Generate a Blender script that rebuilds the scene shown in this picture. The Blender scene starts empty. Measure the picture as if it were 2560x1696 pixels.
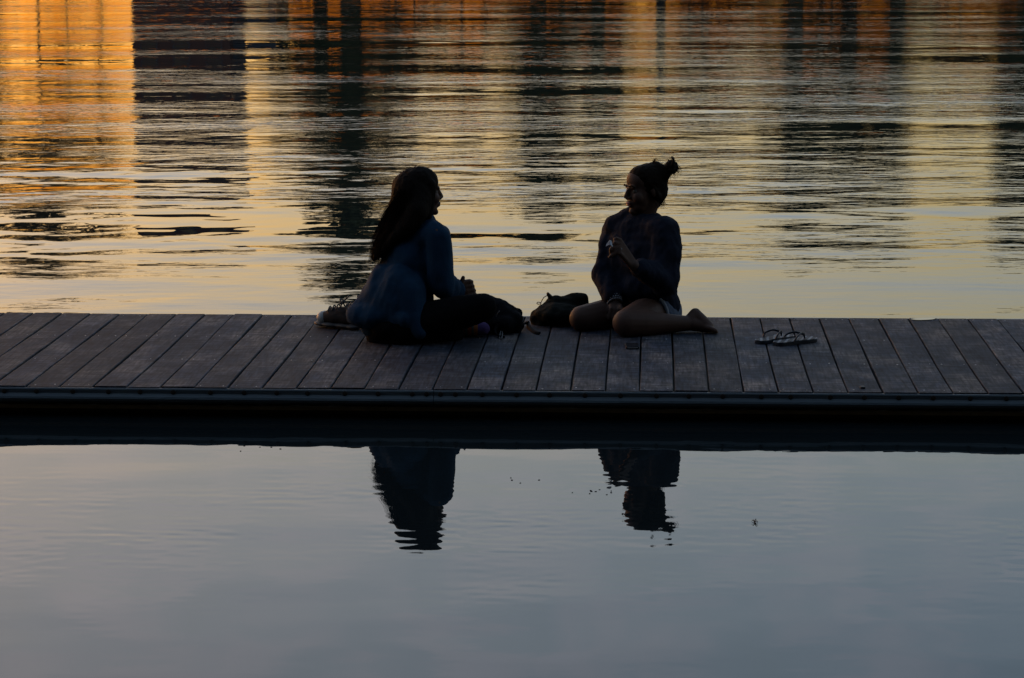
import bpy, bmesh, math, random
import numpy as np
from mathutils import Vector, Matrix, noise

R = math.radians
sc = bpy.context.scene
COL = sc.collection

# ------------------------------------------------------------------ camera
F_PX, PITCH, ROLL = 6000.0, 0.1799, -0.0042
CAM = Vector((0.0, 0.0, 2.0456))
DOCK_YAW, DOCK_Y, DOCK_W, DOCK_H, DOCK_X0, PLANK = 0.059, 9.449, 1.7423, 0.1206, -1.1499, 0.1384
_cp, _sp = math.cos(PITCH), math.sin(PITCH)
FWD = Vector((0, _cp, -_sp))
_up, _rt = Vector((0, _sp, _cp)), Vector((1, 0, 0))
RT = _rt * math.cos(ROLL) + _up * math.sin(ROLL)
UP = -_rt * math.sin(ROLL) + _up * math.cos(ROLL)
cd = bpy.data.cameras.new('camera')
cam = bpy.data.objects.new('camera', cd)
COL.objects.link(cam)
cd.sensor_width = 36.0
cd.lens = F_PX / 2560.0 * 36.0
cd.clip_start, cd.clip_end = 0.1, 3000.0
M = Matrix((RT, UP, -FWD)).transposed().to_4x4()
M.translation = CAM
cam.matrix_world = M
sc.camera = cam

# ------------------------------------------------------------------ dusk sky, low sun, exposure
SUN_EL, SUN_AZ = R(1.3), R(-46.0)
world = bpy.data.worlds.new('World')
sc.world = world
world.use_nodes = True
wn, wl = world.node_tree.nodes, world.node_tree.links
bg = wn['Background']
bg.inputs['Strength'].default_value = 0.12
sky = wn.new('ShaderNodeTexSky')
sky.sky_type = 'NISHITA'
sky.sun_disc = False
sky.sun_elevation = SUN_EL
sky.sun_rotation = SUN_AZ
sky.air_density, sky.dust_density, sky.ozone_density = 1.0, 3.4, 0.6


def wmath(op, a, b=None, c=None, clamp=False):
    n = wn.new('ShaderNodeMath')
    n.operation = op
    n.use_clamp = clamp
    for i, v in enumerate((a, b, c)):
        if v is None:
            continue
        if isinstance(v, (int, float)):
            n.inputs[i].default_value = v
        else:
            wl.new(v, n.inputs[i])
    return n.outputs[0]


tc = wn.new('ShaderNodeTexCoord')
sp = wn.new('ShaderNodeSeparateXYZ')
wl.new(tc.outputs['Generated'], sp.inputs[0])
zz = wmath('MAXIMUM', sp.outputs['Z'], 0.0)
den = wmath('ADD', zz, 0.12)
cmb = wn.new('ShaderNodeCombineXYZ')
wl.new(wmath('DIVIDE', sp.outputs['X'], den), cmb.inputs[0])
wl.new(wmath('DIVIDE', sp.outputs['Y'], den), cmb.inputs[1])
cn = wn.new('ShaderNodeTexNoise')
cn.inputs['Scale'].default_value = 7.0
cn.inputs['Detail'].default_value = 5.0
cn.inputs['Roughness'].default_value = 0.5
cn.inputs['Distortion'].default_value = 0.6
wl.new(cmb.outputs[0], cn.inputs['Vector'])
# thin high veil of cloud: thicker where the noise is high, absent towards the horizon glow
mr = wn.new('ShaderNodeMapRange')
mr.interpolation_type = 'SMOOTHSTEP'
wl.new(sp.outputs['Z'], mr.inputs['Value'])
mr.inputs['From Min'].default_value = 0.075
mr.inputs['From Max'].default_value = 0.30
mr2 = wn.new('ShaderNodeMapRange')
wl.new(cn.outputs['Fac'], mr2.inputs['Value'])
mr2.inputs['From Min'].default_value = 0.25
mr2.inputs['From Max'].default_value = 0.75
mr2.inputs['To Min'].default_value = 0.85
mr2.inputs['To Max'].default_value = 1.15
fall = wmath('SUBTRACT', 1.0, wmath('MULTIPLY', zz, 0.85))
veil = wmath('MULTIPLY', wmath('MULTIPLY', mr.outputs[0], mr2.outputs[0]), fall)
vc = wn.new('ShaderNodeMix')                  # blue between the clouds, mauve grey where they are thick
vc.data_type = 'RGBA'
mr3 = wn.new('ShaderNodeMapRange')
mr3.interpolation_type = 'SMOOTHSTEP'
wl.new(cn.outputs['Fac'], mr3.inputs['Value'])
mr3.inputs['From Min'].default_value = 0.36
mr3.inputs['From Max'].default_value = 0.66
wl.new(mr3.outputs[0], vc.inputs['Factor'])
vc.inputs['A'].default_value = (0.03, 0.35, 0.90, 1)
vc.inputs['B'].default_value = (0.27, 0.43, 0.90, 1)
vs = wn.new('ShaderNodeVectorMath')
vs.operation = 'SCALE'
wl.new(vc.outputs['Result'], vs.inputs[0])
wl.new(veil, vs.inputs['Scale'])
va = wn.new('ShaderNodeVectorMath')
va.operation = 'ADD'
wl.new(sky.outputs[0], va.inputs[0])
wl.new(vs.outputs[0], va.inputs[1])
glow_dir = wn.new('ShaderNodeVectorMath')
glow_dir.operation = 'DOT_PRODUCT'
wl.new(tc.outputs['Generated'], glow_dir.inputs[0])
glow_dir.inputs[1].default_value = (math.sin(SUN_AZ), math.cos(SUN_AZ), 0)
toward = wmath('POWER', wmath('MAXIMUM', wmath('MULTIPLY_ADD', glow_dir.outputs['Value'], 0.5, 0.5), 0.0), 12.0)
low = wmath('POWER', 2.71828, wmath('MULTIPLY', zz, -12.0))
gv = wn.new('ShaderNodeVectorMath')
gv.operation = 'SCALE'
gv.inputs[0].default_value = (5.4, 1.25, 0.03)
wl.new(wmath('MULTIPLY', toward, low), gv.inputs['Scale'])
vb = wn.new('ShaderNodeVectorMath')
vb.operation = 'ADD'
wl.new(va.outputs[0], vb.inputs[0])
wl.new(gv.outputs[0], vb.inputs[1])
wl.new(vb.outputs[0], bg.inputs['Color'])

sl = bpy.data.lights.new('sun', 'SUN')
sl.energy = 0.02
sl.angle = R(0.5)
sl.color = (1.0, 0.62, 0.32)
so = bpy.data.objects.new('sun', sl)
COL.objects.link(so)
so.rotation_euler = Vector((-math.sin(SUN_AZ) * math.cos(SUN_EL) * -1, math.cos(SUN_AZ) * math.cos(SUN_EL), math.sin(SUN_EL))).to_track_quat('Z', 'Y').to_euler()

sc.view_settings.view_transform = 'Standard'
sc.view_settings.look = 'None'
sc.view_settings.exposure = 2.4
sc.view_settings.gamma = 1.0
sc.view_settings.use_curve_mapping = False
sc.render.engine = 'CYCLES'
sc.cycles.max_bounces = 6

# ------------------------------------------------------------------ helpers
rng = np.random.default_rng(7)
random.seed(7)


def ray(px, py):
    return (FWD + RT * ((px - 1280) / F_PX) - UP * ((py - 848) / F_PX))


def at(px, py, Y):
    d = ray(px, py)
    return CAM + d * ((Y - CAM.y) / d.y)


def ground(px, py, z=DOCK_H):
    d = ray(px, py)
    return CAM + d * ((z - CAM.z) / d.z)


def tag(o, label=None, cat=None, group=None, kind=None):
    if label:
        o['label'] = label
    if cat:
        o['category'] = cat
    if group:
        o['group'] = group
    if kind:
        o['kind'] = kind
    return o


def empty(name, loc, rz=0.0):
    o = bpy.data.objects.new(name, None)
    o.empty_display_size = 0.1
    o.location = loc
    o.rotation_euler = (0, 0, rz)
    COL.objects.link(o)
    return o


def link(name, me, m=None, parent=None, smooth=True):
    """me is in world coordinates when parent is an unrotated Empty"""
    if m is not None and not me.materials:
        me.materials.append(m)
    if smooth:
        me.polygons.foreach_set('use_smooth', [True] * len(me.polygons))
    me.name = name
    o = bpy.data.objects.new(name, me)
    COL.objects.link(o)
    if parent is not None:
        o.parent = parent
        off = Vector((0, 0, 0))
        p = parent
        while p is not None:
            off += p.location
            p = p.parent
        o.location = -off
    return o


def pymesh(name, v, f):
    me = bpy.data.meshes.new(name)
    me.from_pydata([tuple(map(float, p)) for p in v], [], [tuple(int(i) for i in q) for q in f])
    me.update()
    return me


def nodes_mat(name):
    m = bpy.data.materials.new(name)
    m.use_nodes = True
    nt = m.node_tree
    return m, nt, nt.nodes['Principled BSDF']


def mat(name, c1, c2=None, rough=0.7, scale=20.0, stretch=(1, 1, 1), bump=0.0, bscale=60.0, spec=0.3, detail=4.0):
    m, nt, b = nodes_mat(name)
    n, l = nt.nodes, nt.links
    b.inputs['Roughness'].default_value = rough
    b.inputs['Specular IOR Level'].default_value = spec
    t = n.new('ShaderNodeTexCoord')
    mp = n.new('ShaderNodeMapping')
    mp.inputs['Scale'].default_value = stretch
    l.new(t.outputs['Object'], mp.inputs['Vector'])
    nz = n.new('ShaderNodeTexNoise')
    nz.inputs['Scale'].default_value = scale
    nz.inputs['Detail'].default_value = detail
    l.new(mp.outputs[0], nz.inputs['Vector'])
    mx = n.new('ShaderNodeMix')
    mx.data_type = 'RGBA'
    mx.inputs['A'].default_value = (*c1, 1)
    mx.inputs['B'].default_value = (*(c2 or c1), 1)
    l.new(nz.outputs['Fac'], mx.inputs['Factor'])
    l.new(mx.outputs['Result'], b.inputs['Base Color'])
    if bump:
        nb = n.new('ShaderNodeTexNoise')
        nb.inputs['Scale'].default_value = bscale
        nb.inputs['Detail'].default_value = 4
        l.new(mp.outputs[0], nb.inputs['Vector'])
        bp = n.new('ShaderNodeBump')
        bp.inputs['Strength'].default_value = bump
        bp.inputs['Distance'].default_value = 0.01
        l.new(nb.outputs['Fac'], bp.inputs['Height'])
        l.new(bp.outputs[0], b.inputs['Normal'])
    return m


# ---- closed primitives collected as (verts, faces)
def lathe_caps(p0, r0, p1, r1, n=16, k=5):
    p0, p1 = Vector(p0), Vector(p1)
    ax = p1 - p0
    L = ax.length
    if L < 1e-6:
        ax, L = Vector((0, 0, 1)), 1e-6
    z = ax.normalized()
    x = z.orthogonal().normalized()
    y = z.cross(x)
    prof = []
    for i in range(k + 1):
        a = -math.pi / 2 + (math.pi / 2) * i / k
        prof.append((r0 * math.cos(a), r0 * math.sin(a)))
    for i in range(k + 1):
        a = (math.pi / 2) * i / k
        prof.append((r1 * math.cos(a), L + r1 * math.sin(a)))
    v, f = [p0 + z * prof[0][1]], []
    rings = prof[1:-1]
    for (rr, h) in rings:
        for j in range(n):
            t = 2 * math.pi * j / n
            v.append(p0 + z * h + (x * math.cos(t) + y * math.sin(t)) * rr)
    v.append(p0 + z * prof[-1][1])
    for j in range(n):
        f.append((0, 1 + (j + 1) % n, 1 + j))
    for i in range(len(rings) - 1):
        for j in range(n):
            a, b2 = 1 + i * n + j, 1 + i * n + (j + 1) % n
            f.append((a, b2, b2 + n, a + n))
    last = len(v) - 1
    o = 1 + (len(rings) - 1) * n
    for j in range(n):
        f.append((o + j, o + (j + 1) % n, last))
    return v, f


_U = None


def unit_sphere():
    global _U
    if _U is None:
        bm = bmesh.new()
        bmesh.ops.create_icosphere(bm, subdivisions=3, radius=1)
        _U = ([v.co.copy() for v in bm.verts], [tuple(v.index for v in f.verts) for f in bm.faces])
        bm.free()
    return _U


class Blob:
    """capsules and ellipsoids grown together into one continuous surface"""

    def __init__(self):
        self.v, self.f = [], []

    def add(self, vf):
        o = len(self.v)
        self.v += vf[0]
        self.f += [tuple(i + o for i in q) for q in vf[1]]

    def cap(self, p0, r0, p1, r1):
        self.add(lathe_caps(p0, r0, p1, r1))

    def chain(self, pr):
        for (a, b) in zip(pr[:-1], pr[1:]):
            self.cap(a[0], a[1], b[0], b[1])

    def ell(self, c, rad, mtx=None):
        v, f = unit_sphere()
        mtx = mtx or Matrix.Identity(3)
        c = Vector(c)
        self.add(([c + mtx @ Vector((p.x * rad[0], p.y * rad[1], p.z * rad[2])) for p in v], f))

    def mesh(self, name, voxel=0.006, smooth=6, disp=None, floor=None):
        me = pymesh(name, self.v, self.f)
        o = bpy.data.objects.new(name, me)
        COL.objects.link(o)
        r = o.modifiers.new('r', 'REMESH')
        r.mode = 'VOXEL'
        r.voxel_size = voxel
        if smooth:
            s = o.modifiers.new('s', 'SMOOTH')
            s.iterations = smooth
            s.factor = 0.5
        dg = bpy.context.evaluated_depsgraph_get()
        out = bpy.data.meshes.new_from_object(o.evaluated_get(dg))
        bpy.data.objects.remove(o)
        bpy.data.meshes.remove(me)
        if disp:
            n = len(out.vertices)
            co = np.empty(n * 3)
            no = np.empty(n * 3)
            out.vertices.foreach_get('co', co)
            out.vertex_normals.foreach_get('vector', no)
            co, no = co.reshape(-1, 3), no.reshape(-1, 3)
            h = np.zeros(n)
            for (amp, sx, sy, sz, seed) in disp:
                for i in range(n):
                    p = co[i]
                    h[i] += amp * noise.noise(Vector((p[0] * sx + seed, p[1] * sy, p[2] * sz)))
            co = co + no * h[:, None]
            out.vertices.foreach_set('co', co.ravel())
        if floor is not None:
            for v in out.vertices:
                if v.co.z < floor:
                    v.co.z = floor
        out.update()
        return out


def tube(pts, rad, n=6, closed=False, flat=1.0):
    """a tube mesh along pts; rad float or list; flat squashes it across"""
    pts = [Vector(p) for p in pts]
    N = len(pts)
    rr = rad if isinstance(rad, (list, tuple)) else [rad] * N
    v, f = [], []
    prev = None
    for i, p in enumerate(pts):
        a = pts[(i - 1) % N] if (closed or i > 0) else p
        b = pts[(i + 1) % N] if (closed or i < N - 1) else p
        t = (b - a).normalized()
        x = (t.orthogonal() if prev is None else prev - t * prev.dot(t)).normalized()
        prev = x
        y = t.cross(x)
        for j in range(n):
            q = 2 * math.pi * j / n
            v.append(p + (x * math.cos(q) + y * math.sin(q) * flat) * rr[i])
    for i in range(N if closed else N - 1):
        for j in range(n):
            a, b = i * n + j, i * n + (j + 1) % n
            c, d = ((i + 1) % N) * n + (j + 1) % n, ((i + 1) % N) * n + j
            f.append((a, b, c, d))
    if not closed:
        f.append(tuple(reversed(range(n))))
        f.append(tuple(range((N - 1) * n, N * n)))
    return v, f


def merge(parts):
    V, Fc = [], []
    for v, f in parts:
        o = len(V)
        V += list(v)
        Fc += [tuple(i + o for i in q) for q in f]
    return V, Fc


def spline(ctrl, n=24, closed=False):
    """Catmull-Rom through ctrl"""
    c = [Vector(p) for p in ctrl]
    out = []
    m = len(c)
    segs = m if closed else m - 1
    for s in range(segs):
        if closed:
            p0, p1, p2, p3 = c[(s - 1) % m], c[s], c[(s + 1) % m], c[(s + 2) % m]
        else:
            p0, p1, p2, p3 = c[max(s - 1, 0)], c[s], c[s + 1], c[min(s + 2, m - 1)]
        k = max(2, n // segs)
        for i in range(k):
            t = i / k
            out.append(0.5 * ((2 * p1) + (p2 - p0) * t + (2 * p0 - 5 * p1 + 4 * p2 - p3) * t * t + (3 * p1 - p0 - 3 * p2 + p3) * t ** 3))
    if not closed:
        out.append(c[-1])
    return out


def box_vf(cx, cy, cz, sx, sy, sz):
    v = [Vector((cx + a * sx / 2, cy + b * sy / 2, cz + c * sz / 2)) for a in (-1, 1) for b in (-1, 1) for c in (-1, 1)]
    f = [(0, 1, 3, 2), (4, 6, 7, 5), (0, 4, 5, 1), (2, 3, 7, 6), (0, 2, 6, 4), (1, 5, 7, 3)]
    return v, f


def bevel(me, w, seg=2):
    bm = bmesh.new()
    bm.from_mesh(me)
    bmesh.ops.recalc_face_normals(bm, faces=bm.faces)
    bmesh.ops.bevel(bm, geom=bm.edges[:] , offset=w, segments=seg, profile=0.6, affect='EDGES')
    bm.to_mesh(me)
    bm.free()
    return me


# ------------------------------------------------------------------ materials
def wood_mat():
    m, nt, b = nodes_mat('weathered_deck_wood')
    n, l = nt.nodes, nt.links
    t = n.new('ShaderNodeTexCoord')
    oi = n.new('ShaderNodeObjectInfo')
    add = n.new('ShaderNodeVectorMath')
    add.operation = 'ADD'
    sc_ = n.new('ShaderNodeVectorMath')
    sc_.operation = 'SCALE'
    sc_.inputs[0].default_value = (37.0, 53.0, 11.0)
    l.new(oi.outputs['Random'], sc_.inputs['Scale'])
    l.new(t.outputs['Object'], add.inputs[0])
    l.new(sc_.outputs[0], add.inputs[1])

    def nz(scale, st, detail=5, rough=0.55, dist=0.0):
        mp = n.new('ShaderNodeMapping')
        mp.inputs['Scale'].default_value = st
        l.new(add.outputs[0], mp.inputs['Vector'])
        q = n.new('ShaderNodeTexNoise')
        q.inputs['Scale'].default_value = scale
        q.inputs['Detail'].default_value = detail
        q.inputs['Roughness'].default_value = rough
        q.inputs['Distortion'].default_value = dist
        l.new(mp.outputs[0], q.inputs['Vector'])
        return q.outputs['Fac']

    grain = nz(9.0, (10.0, 0.9, 10.0), 6, 0.6, 0.3)      # runs along the board
    patch = nz(3.2, (1.6, 1.0, 1.0), 5, 0.6)
    saw = nz(14.0, (0.7, 3.6, 1.0), 3, 0.6)              # worn bands across the boards
    stain = nz(7.0, (1.2, 2.0, 1.0), 3, 0.5)

    def mul(a, b_):
        q = n.new('ShaderNodeMath')
        q.operation = 'MULTIPLY'
        for i, vv in enumerate((a, b_)):
            if isinstance(vv, float):
                q.inputs[i].default_value = vv
            else:
                l.new(vv, q.inputs[i])
        return q.outputs[0]

    def rng_(a, f0, f1, t0, t1):
        q = n.new('ShaderNodeMapRange')
        l.new(a, q.inputs['Value'])
        for k, vv in zip(('From Min', 'From Max', 'To Min', 'To Max'), (f0, f1, t0, t1)):
            q.inputs[k].default_value = vv
        return q.outputs[0]

    val = mul(mul(rng_(grain, 0.3, 0.7, 0.3, 1.7), rng_(saw, 0.3, 0.7, 0.4, 1.65)), rng_(patch, 0.3, 0.72, 0.5, 1.7))
    val = mul(val, rng_(oi.outputs['Random'], 0, 1, 0.72, 1.2))
    val = mul(val, rng_(stain, 0.66, 0.76, 1.0, 0.45))
    cr = n.new('ShaderNodeMix')
    cr.data_type = 'RGBA'
    cr.inputs['A'].default_value = (0.0195, 0.0260, 0.041, 1)
    cr.inputs['B'].default_value = (0.062, 0.053, 0.050, 1)
    l.new(rng_(patch, 0.44, 0.68, 0.0, 1.0), cr.inputs['Factor'])
    fin = n.new('ShaderNodeVectorMath')
    fin.operation = 'SCALE'
    l.new(cr.outputs['Result'], fin.inputs[0])
    l.new(val, fin.inputs['Scale'])
    l.new(fin.outputs[0], b.inputs['Base Color'])
    b.inputs['Roughness'].default_value = 0.75
    b.inputs['Specular IOR Level'].default_value = 0.15
    bp = n.new('ShaderNodeBump')
    bp.inputs['Strength'].default_value = 0.35
    bp.inputs['Distance'].default_value = 0.004
    l.new(grain, bp.inputs['Height'])
    l.new(bp.outputs[0], b.inputs['Normal'])
    return m


MW = wood_mat()
M_FASCIA = mat('grey_blue_painted_rail', (0.030, 0.046, 0.062), (0.055, 0.078, 0.098), 0.42, 5, (0.6, 6, 6), 0.2, 40, 0.4)
M_SCREW = mat('rusted_bolt', (0.010, 0.010, 0.012), (0.02, 0.017, 0.015), 0.6, 40)
M_WEED = mat('algae_stained_board', (0.05, 0.042, 0.03), (0.17, 0.14, 0.09), 0.8, 14, (1, 4, 4), 0.4, 60)
M_FLOAT = mat('black_float_plastic', (0.012, 0.012, 0.013), (0.02, 0.02, 0.022), 0.6, 8)
M_NAIL = mat('zinc_nail', (0.30, 0.31, 0.33), (0.46, 0.46, 0.47), 0.35, 80, spec=0.6)
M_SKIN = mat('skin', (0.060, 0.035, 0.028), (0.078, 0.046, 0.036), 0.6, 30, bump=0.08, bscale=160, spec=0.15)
M_HAIR_D = mat('dark_brown_hair', (0.003, 0.002, 0.0018), (0.010, 0.006, 0.004), 0.7, 60, (1, 1, 0.12), 0.7, 190, 0.06)
M_HAIR_L = mat('light_brown_hair', (0.004, 0.003, 0.002), (0.012, 0.007, 0.0045), 0.7, 60, (1, 1, 1), 0.6, 170, 0.06)
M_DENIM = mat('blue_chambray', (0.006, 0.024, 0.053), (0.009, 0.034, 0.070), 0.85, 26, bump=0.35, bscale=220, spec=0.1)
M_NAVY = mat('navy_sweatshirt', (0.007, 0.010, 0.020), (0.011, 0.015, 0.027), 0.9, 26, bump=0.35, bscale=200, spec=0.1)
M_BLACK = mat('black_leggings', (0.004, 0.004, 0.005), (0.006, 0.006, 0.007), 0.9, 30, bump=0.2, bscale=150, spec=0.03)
M_SHORTS = mat('denim_shorts', (0.05, 0.065, 0.10), (0.08, 0.10, 0.14), 0.85, 40, bump=0.3, bscale=200, spec=0.1)
M_HEM = mat('frayed_pale_denim', (0.16, 0.18, 0.22), (0.26, 0.28, 0.32), 0.9, 60)
M_BAG = mat('black_bag_nylon', (0.006, 0.0065, 0.008), (0.009, 0.009, 0.012), 0.85, 20, bump=0.3, bscale=120, spec=0.06)
M_BAG2 = mat('dark_green_black_bag_nylon', (0.006, 0.008, 0.007), (0.008, 0.010, 0.009), 0.85, 20, bump=0.3, bscale=120, spec=0.06)
M_TRIM = mat('pale_bag_piping', (0.10, 0.10, 0.11), (0.16, 0.16, 0.17), 0.5, 60)
M_CORD = mat('black_cord', (0.01, 0.01, 0.01), (0.02, 0.018, 0.014), 0.6, 60)
M_SHOE = mat('dark_canvas', (0.010, 0.009, 0.011), (0.018, 0.015, 0.017), 0.85, 60, bump=0.3, bscale=240)
M_SOLE = mat('off_white_rubber', (0.035, 0.036, 0.04), (0.055, 0.055, 0.06), 0.6, 30)
M_CAPR = mat('pale_blue_grey_toe_rubber', (0.16, 0.20, 0.235), (0.20, 0.24, 0.27), 0.45, 20)
M_LACE = mat('grey_lace', (0.055, 0.055, 0.055), (0.09, 0.09, 0.085), 0.8, 80)
M_FLIP = mat('navy_flip_flop_rubber', (0.006, 0.010, 0.018), (0.010, 0.015, 0.026), 0.5, 40)
M_PAPER = mat('white_paper', (0.34, 0.38, 0.45), (0.42, 0.46, 0.52), 0.7, 50)
M_BEAD = mat('silver_beads', (0.10, 0.105, 0.12), (0.2, 0.2, 0.22), 0.35, 90, spec=0.6)
M_EYEW = mat('eye', (0.05, 0.045, 0.04), (0.08, 0.075, 0.07), 0.5, 40, spec=0.1)
M_LIP = mat('lips', (0.22, 0.075, 0.065), (0.26, 0.09, 0.08), 0.4, 60)
M_DARK = mat('dark_phone_case', (0.006, 0.008, 0.011), (0.010, 0.012, 0.016), 0.35, 30)
M_GLASS = mat('phone_glass', (0.02, 0.024, 0.03), (0.024, 0.028, 0.034), 0.12, 10, spec=0.6)
M_EDGE_GLINT = mat('brushed_phone_edge', (0.25, 0.27, 0.29), (0.32, 0.33, 0.35), 0.35, 50, spec=0.6)  # pale colour standing in for the highlight on the phone edge


def stripe_sock():
    m, nt, b = nodes_mat('striped_sock')
    n, l = nt.nodes, nt.links
    t = n.new('ShaderNodeTexCoord')
    s = n.new('ShaderNodeSeparateXYZ')
    l.new(t.outputs['Generated'], s.inputs[0])
    r = n.new('ShaderNodeValToRGB')
    r.color_ramp.interpolation = 'CONSTANT'
    els = [(0.0, (0.02, 0.04, 0.05)), (0.34, (0.10, 0.02, 0.015)), (0.43, (0.03, 0.045, 0.05)), (0.50, (0.16, 0.03, 0.012)),
           (0.59, (0.035, 0.05, 0.055)), (0.64, (0.19, 0.06, 0.012)), (0.73, (0.04, 0.02, 0.10))]
    r.color_ramp.elements[0].position, r.color_ramp.elements[0].color = els[0][0], (*els[0][1], 1)
    r.color_ramp.elements[1].position, r.color_ramp.elements[1].color = els[1][0], (*els[1][1], 1)
    for p, c in els[2:]:
        e = r.color_ramp.elements.new(p)
        e.color = (*c, 1)
    l.new(s.outputs['X'], r.inputs['Fac'])
    l.new(r.outputs['Color'], b.inputs['Base Color'])
    b.inputs['Roughness'].default_value = 0.9
    return m


def flip_top():
    m, nt, b = nodes_mat('flip_flop_striped_footbed')
    n, l = nt.nodes, nt.links
    t = n.new('ShaderNodeTexCoord')
    mp = n.new('ShaderNodeMapping')
    mp.inputs['Rotation'].default_value = (0, 0, 0.9)
    l.new(t.outputs['Object'], mp.inputs['Vector'])
    w = n.new('ShaderNodeTexWave')
    w.inputs['Scale'].default_value = 11.0
    w.inputs['Distortion'].default_value = 1.2
    w.inputs['Detail'].default_value = 1.0
    l.new(mp.outputs[0], w.inputs['Vector'])
    r = n.new('ShaderNodeValToRGB')
    r.color_ramp.elements[0].position, r.color_ramp.elements[0].color = 0.62, (0.010, 0.014, 0.022, 1)
    r.color_ramp.elements[1].position, r.color_ramp.elements[1].color = 0.72, (0.17, 0.18, 0.20, 1)
    l.new(w.outputs['Fac'], r.inputs['Fac'])
    l.new(r.outputs['Color'], b.inputs['Base Color'])
    b.inputs['Roughness'].default_value = 0.7
    return m


M_SOCK, M_FTOP = stripe_sock(), flip_top()


def water_mat():
    m, nt, b = nodes_mat('lake_water')
    n, l = nt.nodes, nt.links
    b.inputs['Base Color'].default_value = (0.006, 0.010, 0.012, 1)
    b.inputs['Roughness'].default_value = 0.0
    b.inputs['IOR'].default_value = 1.36
    t = n.new('ShaderNodeTexCoord')
    mp = n.new('ShaderNodeMapping')
    mp.inputs['Scale'].default_value = (0.40, 1.0, 1.0)
    l.new(t.outputs['Object'], mp.inputs['Vector'])
    nz = n.new('ShaderNodeTexNoise')
    nz.inputs['Scale'].default_value = 9.0
    nz.inputs['Detail'].default_value = 3.0
    l.new(mp.outputs[0], nz.inputs['Vector'])
    # cat's paws: patches where the small ripples stand
    mp2 = n.new('ShaderNodeMapping')
    mp2.inputs['Scale'].default_value = (0.25, 1.0, 1.0)
    l.new(t.outputs['Object'], mp2.inputs['Vector'])
    pz = n.new('ShaderNodeTexNoise')
    pz.inputs['Scale'].default_value = 0.55
    pz.inputs['Detail'].default_value = 3.0
    l.new(mp2.outputs[0], pz.inputs['Vector'])
    r = n.new('ShaderNodeMapRange')
    l.new(pz.outputs['Fac'], r.inputs['Value'])
    r.inputs['From Min'].default_value, r.inputs['From Max'].default_value = 0.33, 0.65
    s = n.new('ShaderNodeSeparateXYZ')
    l.new(t.outputs['Object'], s.inputs[0])
    far = n.new('ShaderNodeMapRange')
    l.new(s.outputs['Y'], far.inputs['Value'])
    far.inputs['From Min'].default_value, far.inputs['From Max'].default_value = 10.5, 22.0
    far.inputs['To Min'].default_value, far.inputs['To Max'].default_value = 0.02, 1.0
    mu = n.new('ShaderNodeMath')
    mu.operation = 'MULTIPLY'
    l.new(r.outputs[0], mu.inputs[0])
    l.new(far.outputs[0], mu.inputs[1])
    mu2 = n.new('ShaderNodeMath')
    mu2.operation = 'MULTIPLY'
    l.new(mu.outputs[0], mu2.inputs[0])
    l.new(nz.outputs['Fac'], mu2.inputs[1])
    bp = n.new('ShaderNodeBump')
    bp.inputs['Strength'].default_value = 1.0
    bp.inputs['Distance'].default_value = 0.012
    l.new(mu2.outputs[0], bp.inputs['Height'])
    l.new(bp.outputs[0], b.inputs['Normal'])
    return m


M_WATER = water_mat()
M_BANK = mat('dark_bank_earth', (0.03, 0.028, 0.02), (0.06, 0.06, 0.035), 0.95, 0.5)
M_LEAF = mat('dark_summer_foliage', (0.030, 0.040, 0.014), (0.060, 0.066, 0.022), 0.7, 1.2)
M_LEAF2 = mat('thin_gold_green_foliage', (0.06, 0.045, 0.015), (0.10, 0.065, 0.018), 0.7, 1.2)
M_BARK = mat('bark', (0.03, 0.024, 0.018), (0.05, 0.04, 0.03), 0.9, 6, (1, 1, 0.2))
M_BRICK = mat('dark_red_brick', (0.045, 0.020, 0.016), (0.07, 0.03, 0.024), 0.9, 3)
M_SLATE = mat('blue_grey_cladding', (0.03, 0.036, 0.05), (0.045, 0.052, 0.07), 0.8, 1)
M_WIN = mat('dark_window_glass', (0.012, 0.014, 0.018), (0.016, 0.018, 0.022), 0.15, 1, spec=0.5)

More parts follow.
